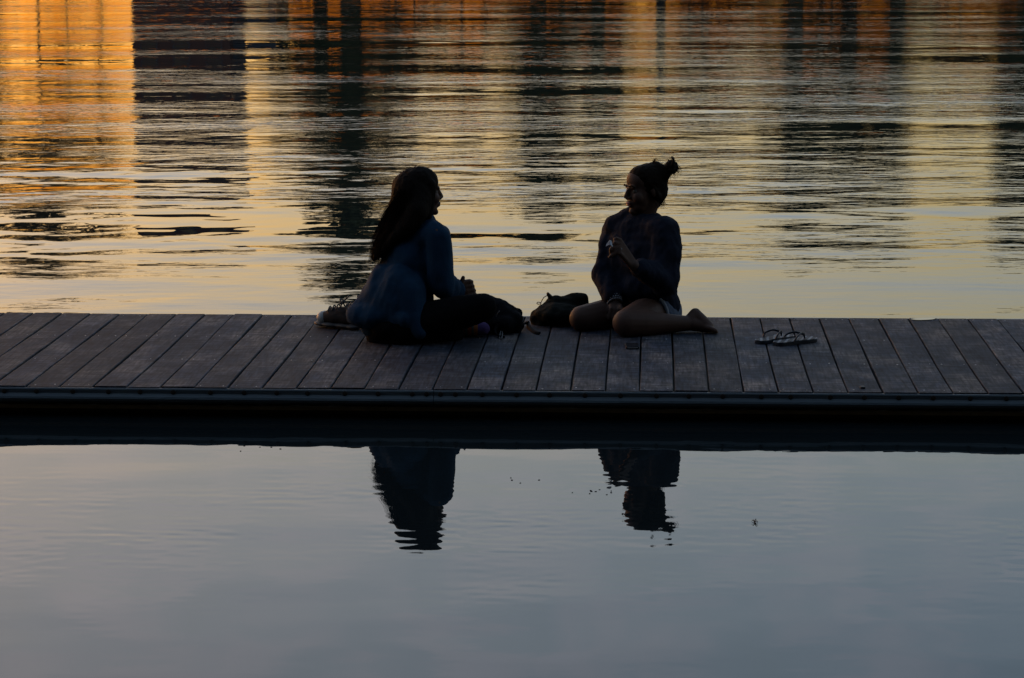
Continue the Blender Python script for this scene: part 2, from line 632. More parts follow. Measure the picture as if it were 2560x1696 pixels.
# ------------------------------------------------------------------ water
def build_water():
    rows = np.concatenate([np.arange(4.6, 9.5, 0.0115), np.arange(9.5, 11.1, 0.08), np.arange(11.1, 20, 0.03),
                           np.arange(20, 36, 0.06), np.arange(36, 62, 0.13), np.arange(62, 118.1, 0.8)])
    nc = 300
    u = np.linspace(-1.0, 1.0, nc)
    half = 0.34 * rows + 0.5
    X = u[None, :] * half[:, None]
    Y = np.repeat(rows[:, None], nc, 1)
    H = np.zeros_like(X)
    g = np.random.default_rng(11)

    def waves(n, l0, l1, spread, amp, mean=0.0):
        """n crests, wavelengths l0..l1, rms slope amp in total"""
        out = np.zeros_like(X)
        for _ in range(n):
            lam = l0 * (l1 / l0) ** g.random()
            k = 2 * math.pi / lam
            a = mean + g.normal(0, spread)
            s = amp * math.sqrt(2.0 / n)
            out += s / k * np.sin(k * (X * math.sin(a) + Y * math.cos(a)) + g.random() * 6.283)
        return out

    def patch(n, lx, ly):
        out = np.zeros_like(X)
        for _ in range(n):
            kx, ky = g.normal(0, 1) * 6.283 / lx, g.normal(0, 1) * 6.283 / ly
            out += np.sin(kx * X + ky * Y + g.random() * 6.283)
        return out / math.sqrt(n / 2)

    t = np.clip((Y - 11.0) / 9.0, 0, 1)
    grow = t * t * (3 - 2 * t)
    pm = np.clip(0.92 + 0.40 * patch(8, 9.0, 3.0), 0.35, 1.6)
    back = np.clip((Y - 10.6) / 0.6, 0, 1)
    lee = 0.85 - 0.45 * np.clip((Y - 15.0) / 14.0, 0, 1)
    H += lee * back * (0.42 + 0.58 * grow) * pm * (waves(110, 0.14, 0.50, 0.55, 0.018) + waves(50, 0.5, 1.1, 0.42, 0.018))
    H += lee * back * (0.8 + 0.2 * grow) * waves(24, 0.8, 3.2, 0.30, 0.0115)
    front = np.clip((10.2 - Y) / 0.5, 0, 1)
    fm = (0.06 + 0.24 * np.clip((Y - 6.4) / 1.2, 0, 1) + 0.75 * np.exp(-((Y - 7.75) / 0.55) ** 2)) * np.clip(0.8 + 0.5 * patch(7, 1.6, 0.9), 0.1, 1.8)
    H += front * fm * waves(40, 0.05, 0.11, 0.30, 0.0070)
    H += front * waves(20, 0.25, 0.9, 0.5, 0.0022)
    edge = np.clip((1 - np.abs(u))[None, :] / 0.06, 0, 1) * np.clip((Y - 4.6) / 0.3, 0, 1) * np.clip((118 - Y) / 20, 0, 1)
    H *= edge
    nr = len(rows)
    co = np.stack([X, Y, H], -1).reshape(-1, 3)
    idx = np.arange(nr * nc).reshape(nr, nc)
    q = np.stack([idx[:-1, :-1], idx[:-1, 1:], idx[1:, 1:], idx[1:, :-1]], -1).reshape(-1, 4)
    # flat water all round the rippled part
    base = len(co)
    W = 420.0
    x0, x1, xa, xb = -half[0], half[0], -half[-1], half[-1]
    ring = np.array([(-W, -60, 0), (W, -60, 0), (W, 118.0, 0), (-W, 118.0, 0)])
    co = np.concatenate([co, ring])
    tris = []
    L, Rr = idx[:, 0], idx[:, -1]
    polys = [list(q_) for q_ in ()]
    me = bpy.data.meshes.new('water')
    left = [base + 0] + list(L) + [base + 3]
    right = [base + 2] + list(Rr[::-1]) + [base + 1]
    bottom = [base + 0, base + 1] + list(idx[0, ::-1])
    lens = [4] * len(q) + [len(left), len(right), len(bottom)]
    loops = np.concatenate([q.ravel(), left[::-1], right[::-1], bottom])
    me.vertices.add(len(co))
    me.vertices.foreach_set('co', co.ravel())
    me.loops.add(len(loops))
    me.loops.foreach_set('vertex_index', loops.astype(np.int32))
    me.polygons.add(len(lens))
    st = np.concatenate([[0], np.cumsum(lens)[:-1]])
    me.polygons.foreach_set('loop_start', st.astype(np.int32))
    me.update(calc_edges=True)
    me.validate()
    o = link('water', me, M_WATER)
    tag(o, kind='structure')


build_water()

# ------------------------------------------------------------------ banks
def bank(name, y0, y1, up):
    xs = np.linspace(-420, 420, 85)
    prof = [(0.0, -0.6), (0.02, 0.25), (0.08, 0.7), (1.0, 1.2)]
    v, f = [], []
    for x in xs:
        for (t, z) in prof:
            y = y0 + (y1 - y0) * t
            v.append((x, y + (random.uniform(-0.6, 0.6) if t < 0.05 else 0), z + random.uniform(-.1, .1)))
    k = len(prof)
    for i in range(len(xs) - 1):
        for j in range(k - 1):
            q = (i * k + j, (i + 1) * k + j, (i + 1) * k + j + 1, i * k + j + 1)
            f.append(q if up else tuple(reversed(q)))
    o = link(name, pymesh(name, v, f), M_BANK)
    tag(o, kind='structure')


bank('far_bank', 117.0, 420.0, True)
bank('near_bank', -4.0, -260.0, False)

# ------------------------------------------------------------------ trees
def tree(name, label, x, y, h, cr, trunk_h, n, leaf, lm, shape='round', sq=1.0, group=None, seed=0, cat='tree', z0=0.9):
    g = random.Random(seed)
    root = empty(name, (x, y, z0 - 0.3))
    tag(root, label, cat, group)
    base = Vector((x, y, z0 - 0.3))
    parts = []
    bend = Vector((g.uniform(-.3, .3), g.uniform(-.3, .3), 0))
    top = base + Vector((0, 0, h * 0.85)) + bend
    r0 = 0.018 * h + 0.06 if lm is M_LEAF else 0.003 * h + 0.015
    pts = [base + (top - base) * t + Vector((math.sin(t * 5 + seed) * 0.1, math.cos(t * 4 + seed) * 0.1, 0)) for t in np.linspace(0, 1, 7)]
    parts.append(tube(pts, [r0 * (1.25 if i == 0 else 1) * (1 - 0.85 * i / 6) for i in range(7)], 8))
    clumps = []
    nl = 9 if shape != 'column' else 12
    for i in range(nl):
        t = trunk_h / h + (0.98 - trunk_h / h) * (i + 0.5) / nl
        p = base + (top - base) * min(t * 1.02, 1)
        a = i * 2.4 + g.random()
        s = (t - trunk_h / h) / (1 - trunk_h / h)
        rad = cr * (math.sin(math.pi * (0.16 + 0.80 * s)) if shape == 'round' else (1.0 - 0.75 * s if shape == 'cone' else 0.9 - 0.35 * s))
        tip = p + Vector((math.cos(a), math.sin(a), 0.25)) * rad * 0.75
        parts.append(tube([p, p + (tip - p) * 0.5 + Vector((0, 0, 0.12 * rad)), tip], [r0 * 0.32, r0 * 0.2, r0 * 0.07], 5))
        clumps.append((tip, rad * 0.62))
        clumps.append((p + Vector((g.uniform(-.3, .3), g.uniform(-.3, .3), 0.2)) * rad, rad * 0.6))
    link('trunk', pymesh('trunk', *merge(parts)), M_BARK, root)
    v, f = [], []
    for i in range(n):
        c, rr = clumps[g.randrange(len(clumps))]
        d = Vector((g.gauss(0, 1), g.gauss(0, 1), g.gauss(0, 1))).normalized() * (g.random() ** 0.45) * rr
        p = c + Vector((d.x, d.y, d.z * sq))
        s = leaf * g.uniform(0.6, 1.3)
        a = Vector((g.gauss(0, 1), g.gauss(0, 1), g.gauss(0, .6))).normalized()
        b_ = a.orthogonal().normalized()
        b_ = (b_ * math.cos(i) + a.cross(b_) * math.sin(i)) * s * 0.6
        a = a * s
        m0 = a.cross(b_).normalized() * s * 0.15
        o = len(v)
        v += [p - a, p - b_ + m0, p + a, p + b_ + m0]
        f += [(o, o + 1, o + 2), (o, o + 2, o + 3)]
    link('crown', pymesh('crown', v, f), lm, root, smooth=False)
    return root


def X_at(px, Y):
    return at(px, 0, Y).x


GF = 'trees on the far bank'
far_trees = [
    # px, Y, height, crown radius, bare trunk, leaves, leaf size, material, shape, label
    (-95, 121, 14.0, 2.6, 1.0, 5200, 0.36, M_LEAF, 'column', 'dense dark tree on the far bank at the left end of the reflections'),
    (90, 123, 17.5, 3.8, 8.0, 1500, 0.34, M_LEAF2, 'round', 'thin high crowned tree before the orange glow left of the brick tower'),
    (250, 124, 14.0, 3.0, 7.0, 600, 0.34, M_LEAF2, 'round', 'smaller high crowned tree close to the left wall of the brick tower'),
    (165, 126, 10.0, 3.6, 0.6, 450, 0.26, M_LEAF2, 'round', 'low sparse bushy tree under the high crowns in the orange glow'),
    (720, 126, 9.5, 3.0, 0.6, 900, 0.26, M_LEAF2, 'round', 'low sparse bushy tree between the low wing and the column tree'),
    (1040, 126, 10.5, 3.4, 0.6, 1500, 0.26, M_LEAF2, 'round', 'low bushy tree close behind the thin round tree'),
    (1215, 126, 9.0, 3.0, 0.6, 1100, 0.26, M_LEAF2, 'round', 'low bushy tree left of the dark narrow tree'),
    (1440, 126, 9.5, 2.8, 0.6, 1500, 0.26, M_LEAF2, 'round', 'low bushy tree right of the dark narrow tree'),
    (1720, 126, 10.0, 3.2, 0.6, 1500, 0.26, M_LEAF2, 'round', 'low bushy tree behind the broad thin tree'),
    (1880, 126, 10.0, 3.2, 0.6, 1700, 0.26, M_LEAF2, 'round', 'low bushy tree left of the dense dark tree'),
    (2080, 126, 11.0, 3.2, 0.6, 1700, 0.26, M_LEAF2, 'round', 'low bushy tree behind the taller looser tree'),
    (2330, 126, 8.5, 3.0, 0.6, 900, 0.26, M_LEAF2, 'round', 'low bushy tree right of the slim column tree'),
    (880, 121, 20.5, 3.4, 0.8, 4600, 0.36, M_LEAF, 'column', 'tall dense column tree mirrored behind the long haired woman'),
    (800, 123, 15.1, 2.6, 1.5, 3277, 0.36, M_LEAF, 'round', 'lower loose tree just left of the tall column tree'),
    (985, 123, 13.9, 2.6, 1.5, 2622, 0.36, M_LEAF2, 'round', 'thin round tree just right of the tall column tree'),
    (1150, 124, 11.5, 2.6, 2.2, 1747, 0.36, M_LEAF2, 'round', 'small sparse tree between the two women in the reflections'),
    (1345, 121, 15.5, 2.3, 0.6, 5500, 0.36, M_LEAF, 'column', 'dark narrow tree mirrored left of the woman with the bun'),
    (1500, 122, 13.5, 2.5, 1.0, 4200, 0.36, M_LEAF, 'round', 'medium tree mirrored above the bun of the right woman'),
    (1760, 123, 12.1, 3.0, 2.0, 2403, 0.36, M_LEAF2, 'round', 'broad thin tree right of the tall lamp mast'),
    (1990, 121, 15.5, 2.8, 0.8, 3800, 0.36, M_LEAF, 'round', 'dense dark tree mirrored above the flip flops'),
    (2120, 123, 15.5, 3.2, 1.6, 2200, 0.36, M_LEAF, 'round', 'taller looser tree right of the dense dark one'),
    (2240, 121, 14.5, 1.8, 0.6, 4200, 0.36, M_LEAF, 'column', 'slim dark column tree right of the looser tree'),
    (2400, 124, 9.6, 2.8, 2.4, 1311, 0.36, M_LEAF2, 'round', 'low sparse tree near the right end of the reflections'),
    (2580, 121, 15.5, 2.3, 0.6, 5000, 0.36, M_LEAF, 'column', 'dark column tree at the right end of the reflections'),
]
for i, (px, Y, h, cr, th, n, lf, lm, shp, lab) in enumerate(far_trees):
    tree('broadleaf_tree', lab, X_at(px, Y), Y, h, cr, th, n, lf, lm, shp, 1.0, GF, 100 + i)

# lamp mast on the far bank
lm_ = empty('lamp_mast', (X_at(1652, 119.5), 119.5, 0.3))
tag(lm_, 'tall slim dark lamp mast on the far bank', 'lamp post')
bx = lm_.location.copy()
link('pole', pymesh('pole', *tube([bx, bx + Vector((0, 0, 5)), bx + Vector((0, 0, 10.2))], [0.26, 0.2, 0.13], 10)), M_CORD, lm_)
link('lamp_head', bevel(pymesh('lamp_head', *box_vf(bx.x + 0.4, bx.y, bx.z + 10.3, 1.1, 0.35, 0.16)), 0.04), M_CORD, lm_)


# brick tower and low wing on the far bank
def building(name, label, x0, x1, y, depth, h, m, cols, rws, roof_m):
    cx = (x0 + x1) / 2
    root = empty(name, (cx, y + depth / 2, 0.7))
    tag(root, label, 'building')
    w = x1 - x0
    link('wall', pymesh('wall', *box_vf(cx, y + depth / 2, 0.7 + h / 2, w, depth, h)), m, root, smooth=False)
    link('roof', bevel(pymesh('roof', *box_vf(cx, y + depth / 2, 0.7 + h + 0.12, w + 0.4, depth + 0.4, 0.24)), 0.04), roof_m, root, smooth=False)
    for i in range(cols):
        for j in range(rws):
            wx = x0 + w * (i + 0.5) / cols
            wz = 0.7 + h * (j + 0.55) / rws
            fr = link('window', pymesh('window', *box_vf(wx, y - 0.03, wz, w / cols * 0.52, 0.10, h / rws * 0.58)), roof_m, root, smooth=False)
            link('pane', pymesh('pane', *box_vf(wx, y - 0.09, wz, w / cols * 0.44, 0.03, h / rws * 0.50)), M_WIN, fr, smooth=False)


building('brick_tower', 'dark red brick tower with flat roof on the far bank', X_at(328, 120), X_at(572, 120), 120.0, 7.0, 11.4, M_BRICK, 3, 4, M_SLATE)
building('low_wing', 'low blue grey building right of the brick tower', X_at(576, 121.5), X_at(690, 121.5), 121.5, 6.0, 5.2, M_SLATE, 2, 1, M_SLATE)

# unseen trees added behind the photographer to darken the camera-facing sides
NB = ['tall dense tree at the left end of the near bank row', 'tall dense tree second from the left in the near bank row', 'tall dense tree third from the left in the near bank row', 'tallest dense tree in the middle of the near bank row', 'tall dense tree just right of the tallest near bank tree', 'tall dense tree second from the right in the near bank row', 'tall dense tree at the right end of the near bank row']
GN = 'trees on the near bank behind the camera'
for i, (x, y, h, cr) in enumerate([(-23, -8, 24, 7.5), (-15.5, -10, 27, 7.5), (-7.5, -8.5, 26, 7.2), (0.5, -10, 28, 7.5), (8, -8.5, 26, 7.2), (16, -10, 27, 7.5), (24, -8, 24, 7.5)]):
    tree('bank_tree', NB[i], x, y, h, cr, 1.2, 9000, 1.15, M_LEAF, 'round', 1.0, GN, 300 + i, z0=0.5)

# ------------------------------------------------------------------ dock
EX = Vector((math.cos(DOCK_YAW), -math.sin(DOCK_YAW), 0))
EY = Vector((math.sin(DOCK_YAW), math.cos(DOCK_YAW), 0))
dock = empty('dock', (0, DOCK_Y, 0), -DOCK_YAW)
tag(dock, 'long low floating dock of weathered grey planks crossing the water', 'dock')
NPL = range(-36, 52)


def dlink(name, me, m, parent=None, loc=(0, 0, 0), smooth=False):
    if m is not None and not me.materials:
        me.materials.append(m)
    if smooth:
        me.polygons.foreach_set('use_smooth', [True] * len(me.polygons))
    o = bpy.data.objects.new(name, me)
    COL.objects.link(o)
    o.parent = parent or dock
    o.location = loc
    return o


pl_meshes = []
for k in range(6):
    me = pymesh('plank', *box_vf(0, 0, 0, PLANK - 0.0066, DOCK_W, 0.036))
    bm = bmesh.new()
    bm.from_mesh(me)
    bmesh.ops.recalc_face_normals(bm, faces=bm.faces)
    long_e = [e for e in bm.edges if abs((e.verts[0].co - e.verts[1].co).y) > 0.5]
    bmesh.ops.bevel(bm, geom=long_e, offset=0.004, segments=2, profile=0.5, affect='EDGES')
    es = [e for e in bm.edges if abs((e.verts[0].co - e.verts[1].co).y) > 0.5]
    bmesh.ops.subdivide_edges(bm, edges=es, cuts=7)
    for v in bm.verts:
        t = v.co.y / DOCK_W
        v.co.x += 0.0016 * math.sin(t * 5 + k * 1.7)
        v.co.z += 0.0014 * math.sin(t * 7 + k * 2.3) - 0.0012 * (1 - (v.co.x / (PLANK / 2)) ** 2) * (1 if k % 2 else -0.4)
    bm.to_mesh(me)
    bm.free()
    me.materials.append(MW)
    pl_meshes.append(me)
nail_parts = []
for i in NPL:
    o = bpy.data.objects.new('plank', random.choice(pl_meshes))
    COL.objects.link(o)
    o.parent = dock
    dz = random.uniform(-0.0016, 0.0012)
    dyy = random.uniform(-0.005, 0.005)
    cx = DOCK_X0 + (i + 0.5) * PLANK + random.uniform(-0.0012, 0.0012)
    o.location = (cx, DOCK_W / 2 + dyy, DOCK_H - 0.018 + dz)
    o.rotation_euler = (random.uniform(-.0008, .0008), random.uniform(-.004, .004), random.uniform(-.0010, .0010))
    for ny in (0.035, 0.60, 1.16, 1.70):
        for nx in (-0.043, 0.043):
            jx, jy = random.uniform(-.006, .006), random.uniform(-.012, .012)
            v, f = tube([Vector((cx + nx + jx, ny + jy, DOCK_H + dz - 0.004)), Vector((cx + nx + jx, ny + jy, DOCK_H + dz + 0.0008))], random.choice((0.0018, 0.0024, 0.0034)), 6)
            nail_parts.append((v, f))
tag(dlink('nail_heads', pymesh('nail_heads', *merge(nail_parts)), M_NAIL), kind='stuff')

# front rail: flat cap, bulging face, lower lip, in two lengths that butt at the seam
XA, XB = DOCK_X0 - 36 * PLANK, DOCK_X0 + 52 * PLANK
seam = 0.0
dd = ray(1087, 985)
seam_w = at(1087, 985, 9.5)
seam = (seam_w - Vector((0, DOCK_Y, 0))).dot(EX)
prof = [(0.0, -0.004), (-0.012, -0.003), (-0.016, -0.008), (-0.016, -0.024), (-0.021, -0.029), (-0.030, -0.035), (-0.034, -0.043), (-0.031, -0.053), (-0.022, -0.061), (-0.008, -0.066), (0.0, -0.066)]


def rail(xa, xb):
    v, f = [], []
    n = len(prof)
    for x in (xa, xb):
        for (y, z) in prof:
            v.append((x, y - 0.004, DOCK_H + z))
    for j in range(n):
        k = (j + 1) % n
        f.append((j, k, n + k, n + j))
    f.append(tuple(range(n)))
    f.append(tuple(reversed(range(n, 2 * n))))
    me = pymesh('front_rail', v, f)
    bm = bmesh.new()
    bm.from_mesh(me)
    bmesh.ops.recalc_face_normals(bm, faces=bm.faces)
    bm.to_mesh(me)
    bm.free()
    return me


dlink('front_rail', rail(XA, seam - 0.0012), M_FASCIA)
dlink('front_rail', rail(seam + 0.0012, XB), M_FASCIA)
bolt_v = tube([Vector((0, 0.004, 0)), Vector((0, -0.0035, 0)), Vector((0, -0.005, 0))], [0.0105, 0.0105, 0.006], 8)
bolt_me = pymesh('bolt', *bolt_v)
bolt_me.materials.append(M_SCREW)
bx_list = [x for x in (DOCK_X0 + (i + 0.42) * PLANK + random.uniform(-.012, .012) for i in NPL) if abs(x - seam) > 0.13]
bx_list += [seam - 0.086, seam - 0.028, seam + 0.028, seam + 0.088]
for bxx in bx_list:
    dlink('bolt', bolt_me, None, loc=(bxx, -0.0202, DOCK_H - 0.0165))
# stained board under the rail, black floats below
dlink('lower_board', pymesh('lower_board', *box_vf((XA + XB) / 2, 0.012, DOCK_H - 0.0835, XB - XA, 0.03, 0.0155)), M_WEED)
me = pymesh('deck_frame', *merge([box_vf((XA + XB) / 2, DOCK_W / 2 + 0.03, DOCK_H - 0.056, XB - XA, DOCK_W - 0.10, 0.038)]))
dlink('deck_frame', me, M_FLOAT)
nf = 8
for i in range(nf):
    xa = XA + (XB - XA) * i / nf
    w = (XB - XA) / nf
    me = bevel(pymesh('float', *box_vf(xa + w / 2, DOCK_W / 2 + 0.02, -0.075, w - 0.02, DOCK_W - 0.10, 0.215)), 0.012)
    dlink('float', me, M_FLOAT)
me = rail(XA, XB)
for v in me.vertices:
    v.co.y = DOCK_W - v.co.y - 0.004 + 0.004
me.flip_normals()
dlink('back_rail', me, M_FASCIA)

# ------------------------------------------------------------------ people
def head_parts(b, c, fw, s=1.0, tilt=0.0, ears=True):
    """head grown at centre c, facing fw (unit, horizontal); returns local->world"""
    z = Vector((0, 0, 1))
    fx = Vector(fw).normalized()
    fx = (fx + z * math.tan(tilt)).normalized()
    yl = z.cross(fx).normalized()
    zl = fx.cross(yl)
    Mx = Matrix((fx, yl, zl)).transposed()

    def P(x, y, zc):
        return Vector(c) + Mx @ (Vector((x, y, zc)) * s)

    def E(p, r):
        b.ell(P(*p), [q * s for q in r], Mx)
    E((-.012, 0, .035), (.097, .074, .080))
    E((.035, 0, -.02), (.055, .060, .085))
    E((.042, 0, -.072), (.044, .046, .036))
    E((.074, 0, -.098), (.019, .021, .017))
    E((.045, 0, .05), (.047, .058, .05))
    for sg in (-1, 1):
        b.cap(P(.083, sg * .034, .022), .009 * s, P(.089, sg * .012, .020), .009 * s)
        E((.060, sg * .036, -.028), (.030, .026, .030))
        E((.099, sg * .0125, -.031), (.010, .008, .008))
        if ears:
            E((-.006, sg * .074, -.004), (.015, .009, .027))
    b.cap(P(.090, 0, .016), .0085 * s, P(.110, 0, -.024), .0105 * s)
    E((.094, 0, -.054), (.011, .021, .0065))
    E((.093, 0, -.066), (.010, .018, .0075))
    E((.083, 0, -.060), (.014, .026, .018))
    return P, Mx


def hand(b, wrist, knuckle, side, fingers, thumb, s=1.0):
    """palm from wrist to knuckle, side = direction across the palm index->little; fingers: bend lists in world points"""
    wrist, knuckle, side = Vector(wrist), Vector(knuckle), Vector(side).normalized()
    for k in range(4):
        o = side * (-0.027 + 0.018 * k) * s
        b.cap(wrist + o * 0.55, 0.0145 * s, knuckle + o, 0.0110 * s)
    for k, fpts in enumerate(fingers):
        o = side * (-0.027 + 0.018 * k) * s
        pts = [knuckle + o] + [knuckle + o + Vector(q) * s for q in fpts]
        rr = [.0095, .0085, .0078, .0068]
        b.chain([(p, rr[min(i, 3)] * s) for i, p in enumerate(pts)])
    tp = [wrist + (knuckle - wrist) * 0.25 - side * 0.020 * s] + [Vector(q) for q in thumb]
    b.chain([(p, r_ * s) for p, r_ in zip(tp, (.0130, .0110, .0095, .0078))])


def strands(paths, r0=0.0012):
    parts = []
    for p in paths:
        n = len(p)
        parts.append(tube(p, [r0 * (1 - 0.75 * i / (n - 1)) for i in range(n)], 3))
    return pymesh('loose_hair', *merge(parts))


# ---------- left: long-haired woman, seen from behind, cross-legged
YL = ground(1000, 866).y + 0.165
g0 = ground(1000, 866)
wl_ = empty('person', (at(990, 820, YL).x, YL, DOCK_H))
tag(wl_, 'woman with long loose hair in a blue shirt and black leggings sitting cross-legged', 'person')
aL = R(36)
fL = Vector((math.cos(aL), math.sin(aL), 0))
rL = Vector((math.sin(aL), -math.cos(aL), 0))        # her right, towards the camera


def L(px, py, dy=0.0):
    return at(px, py, YL + dy)


zf = DOCK_H
pel = L(990, 800)
waist, chest, uch, nkb = L(998, 730, .04), L(1022, 650, .09), L(1042, 592, .12), L(1054, 556, .13)
hc = L(1050, 482, .14)
shR, shL = L(1092, 588, -.02), L(1000, 588, .25)
elR, wrR = L(1106, 713, -.03), L(1150, 728, .12)
elL, wrL = L(1070, 690, .27), L(1140, 735, .22)
hipR, hipL = L(1012, 815, -.075), L(985, 812, .09)
knR = L(1207, 769, -.10)
knL = L(1165, 785, .42)


def onz(p, z):
    q = Vector(p)
    q.z = z
    return q


ankL = onz(ground(1150, 842), zf + 0.045)
toeL = onz(ground(1208, 842), zf + 0.036)
ankR = onz(L(1050, 830, .22), zf + 0.05)
toeR = onz(L(1010, 830, .30), zf + 0.04)
body = Blob()
hP, hM = head_parts(body, hc, (math.cos(R(19)), math.sin(R(19)), 0), 0.92)
body.chain([(hP(-.02, 0, -.05), .050), (nkb, .052)])
body.chain([(nkb, .050), (uch, .070), (chest, .088), (waist, .092), (pel, .120)])
body.ell(uch, (.070, .140, .06), Matrix((fL, -rL, Vector((0, 0, 1)))).transposed())
for (a, b_, c_) in ((shR, elR, wrR), (shL, elL, wrL)):
    body.chain([(uch + (a - uch) * .6, .06), (a, .050), (a + (b_ - a) * .5, .042), (b_, .036), (b_ + (c_ - b_) * .35, .035), (c_, .024)])
for (h_, k_, an, t_) in ((hipR, knR, ankR, toeR), (hipL, knL, ankL, toeL)):
    body.chain([(pel, .12), (h_, .088), (h_ + (k_ - h_) * .5, .074), (k_, .055), (k_ + (an - k_) * .3, .052), (an, .034)])
    body.chain([(an, .034), (an + (t_ - an) * .5 + Vector((0, 0, -.003)), .030), (t_, .022)])
# right hand rests on the far forearm, thumb up
kn = L(1164, 722, .12)
up = Vector((0, 0, 1))
hand(body, wrR, kn, (0.25, 0.2, -0.95),
     [[(.022, .012, .002), (.030, .030, -.004), (.018, .045, -.006)]] * 4,
     [L(1153, 712, .08), L(1156, 701, .08), L(1158, 694, .08)], 1.2)
knl = L(1150, 742, .20)
hand(body, wrL, knl, (0.1, -0.3, -0.9), [[(.02, -.02, -.004), (.026, -.045, -.008), (.012, -.06, -.01)]] * 4,
     [L(1146, 730, .19), L(1152, 728, .17), L(1158, 730, .155)], 0.95)
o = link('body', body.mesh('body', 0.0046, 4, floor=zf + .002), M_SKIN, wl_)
for sg in (-1, 1):
    link('eye', pymesh('eye', *lathe_caps(hP(.068, sg * .031, .002), .0115, hP(.069, sg * .031, .002), .0115)), M_EYEW, wl_)

# leggings
lg = Blob()
for (h_, k_, an) in ((hipR, knR, ankR), (hipL, knL, ankL)):
    lg.chain([(pel, .135), (h_, .098), (h_ + (k_ - h_) * .5, .081), (k_, .064), (k_ + (an - k_) * .3, .061), (k_ + (an - k_) * .85, .043)])
lg.chain([(pel + Vector((0, 0, .03)), .13), (L(960, 838, -.02), .085), (L(1010, 842, -.05), .088), (L(1070, 845, -.03), .065), (L(1130, 836, .0), .05)])
lg.ell(onz(L(995, 830, -.02), zf + .075), (.155, .145, .08))
lg.cap(hipR, .09, onz(L(1120, 830, -.02), zf + .055), .055)
link('leggings', lg.mesh('leggings', 0.0065, 8, [(.006, 9, 9, 9, 3.1), (.003, 26, 26, 26, 1.2)], floor=zf + .001), M_BLACK, wl_)
# sock on the foot that shows under the thigh
sk = Blob()
sk.chain([(ankL + (ankL - toeL) * .25, .040), (ankL, .041), (ankL + (toeL - ankL) * .5, .038), (toeL, .031)])
link('sock', sk.mesh('sock', 0.005, 3, floor=zf + .001), M_SOCK, wl_)

# shirt: loose, flaring to the hem
sh = Blob()
Mt = Matrix((fL, -rL, Vector((0, 0, 1)))).transposed()
sh.chain([(nkb + Vector((0, 0, -.02)), .066), (uch, .10), (chest, .118), (waist, .128)])
sh.ell(uch + Vector((-.005, 0, -.008)), (.10, .168, .078), Mt)
sh.ell(chest, (.118, .150, .13), Mt)
sh.ell(L(992, 735, .02), (.120, .145, .13), Mt)
sh.ell(L(952, 786, -.035), (.150, .118, .072))
sh.cap(L(992, 720, -.03), .105, L(965, 782, -.055), .092)
sh.cap(L(962, 690, .02), .066, L(914, 776, -.02), .060)
sh.cap(L(975, 745, .0), .125, L(958, 790, .0), .120)
sh.cap(L(962, 700, .0), .070, L(908, 780, .01), .060)
sh.cap(L(1030, 700, .02), .085, L(1048, 745, .02), .070)
sh.cap(L(930, 740, .02), .062, L(884, 792, .0), .030)
sh.cap(L(884, 794, -.02), .030, L(1010, 800, -.14), .040)
sh.cap(L(990, 760, -.04), .11, L(985, 795, -.05), .105)
sh.cap(L(1020, 730, -.06), .085, L(1030, 800, -.10), .072)
sh.cap(L(1035, 800, -.125), .052, L(1052, 832, -.155), .030)
sh.cap(L(935, 792, -.05), .045, L(1000, 800, -.12), .05)
for (a, b_, c_) in ((shR, elR, wrR), (shL, elL, wrL)):
    sh.chain([(uch + (a - uch) * .55, .075), (a, .062), (a + (b_ - a) * .5, .056), (b_, .058), (b_ + (c_ - b_) * .5, .050), (b_ + (c_ - b_) * .86, .043)])
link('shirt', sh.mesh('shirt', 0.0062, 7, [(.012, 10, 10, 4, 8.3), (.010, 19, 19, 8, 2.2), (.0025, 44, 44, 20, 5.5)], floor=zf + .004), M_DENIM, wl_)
# collar
ck = []
for i in range(20):
    t = 2 * math.pi * i / 20
    ck.append(nkb + Vector((0, 0, .006 - .016 * math.cos(t))) + fL * .060 * math.cos(t) + rL * .062 * math.sin(t))
link('collar', pymesh('collar', *tube(ck, .012, 8, True, 1.6)), M_DENIM, wl_)

def LH(px, py, dy=0.0):
    return L(px, py, dy + .10)


# hair: cap of the head and the long sheet down the back
hr = Blob()
hr.ell(hP(-.020, 0, .036), [q * .9 for q in (.106, .086, .090)], hM)
hr.ell(hP(-.004, 0, .05), [q * .9 for q in (.100, .084, .082)], hM)
for sg in (-1, 1):
    hr.chain([(hP(.030, sg * .066, .045), .030), (hP(.026, sg * .074, -.03), .025), (hP(.012, sg * .074, -.11), .024), (hP(.004, sg * .075, -.16), .020)])
hr.chain([(hP(-.05, 0, .02), .085), (LH(1020, 520, .0), .082), (LH(1003, 565, -.02), .074), (LH(976, 600, -.05), .050), (LH(952, 630, -.06), .026), (LH(934, 650, -.06), .010)])
hr.chain([(hP(-.03, .05, .0), .07), (LH(1007, 520, .05), .068), (LH(985, 565, .05), .056), (LH(958, 612, .02), .040), (LH(936, 645, .0), .016)])
hr.chain([(hP(-.01, -.05, .0), .06), (LH(1040, 530, -.07), .055), (LH(1020, 565, -.09), .046), (LH(988, 594, -.10), .030), (LH(956, 628, -.10), .012)])
hair = link('hair', hr.mesh('hair', 0.006, 7, [(.004, 40, 40, 5, 4.4), (.002, 110, 110, 12, 9.0)]), M_HAIR_D, wl_)
g = random.Random(5)
paths = []
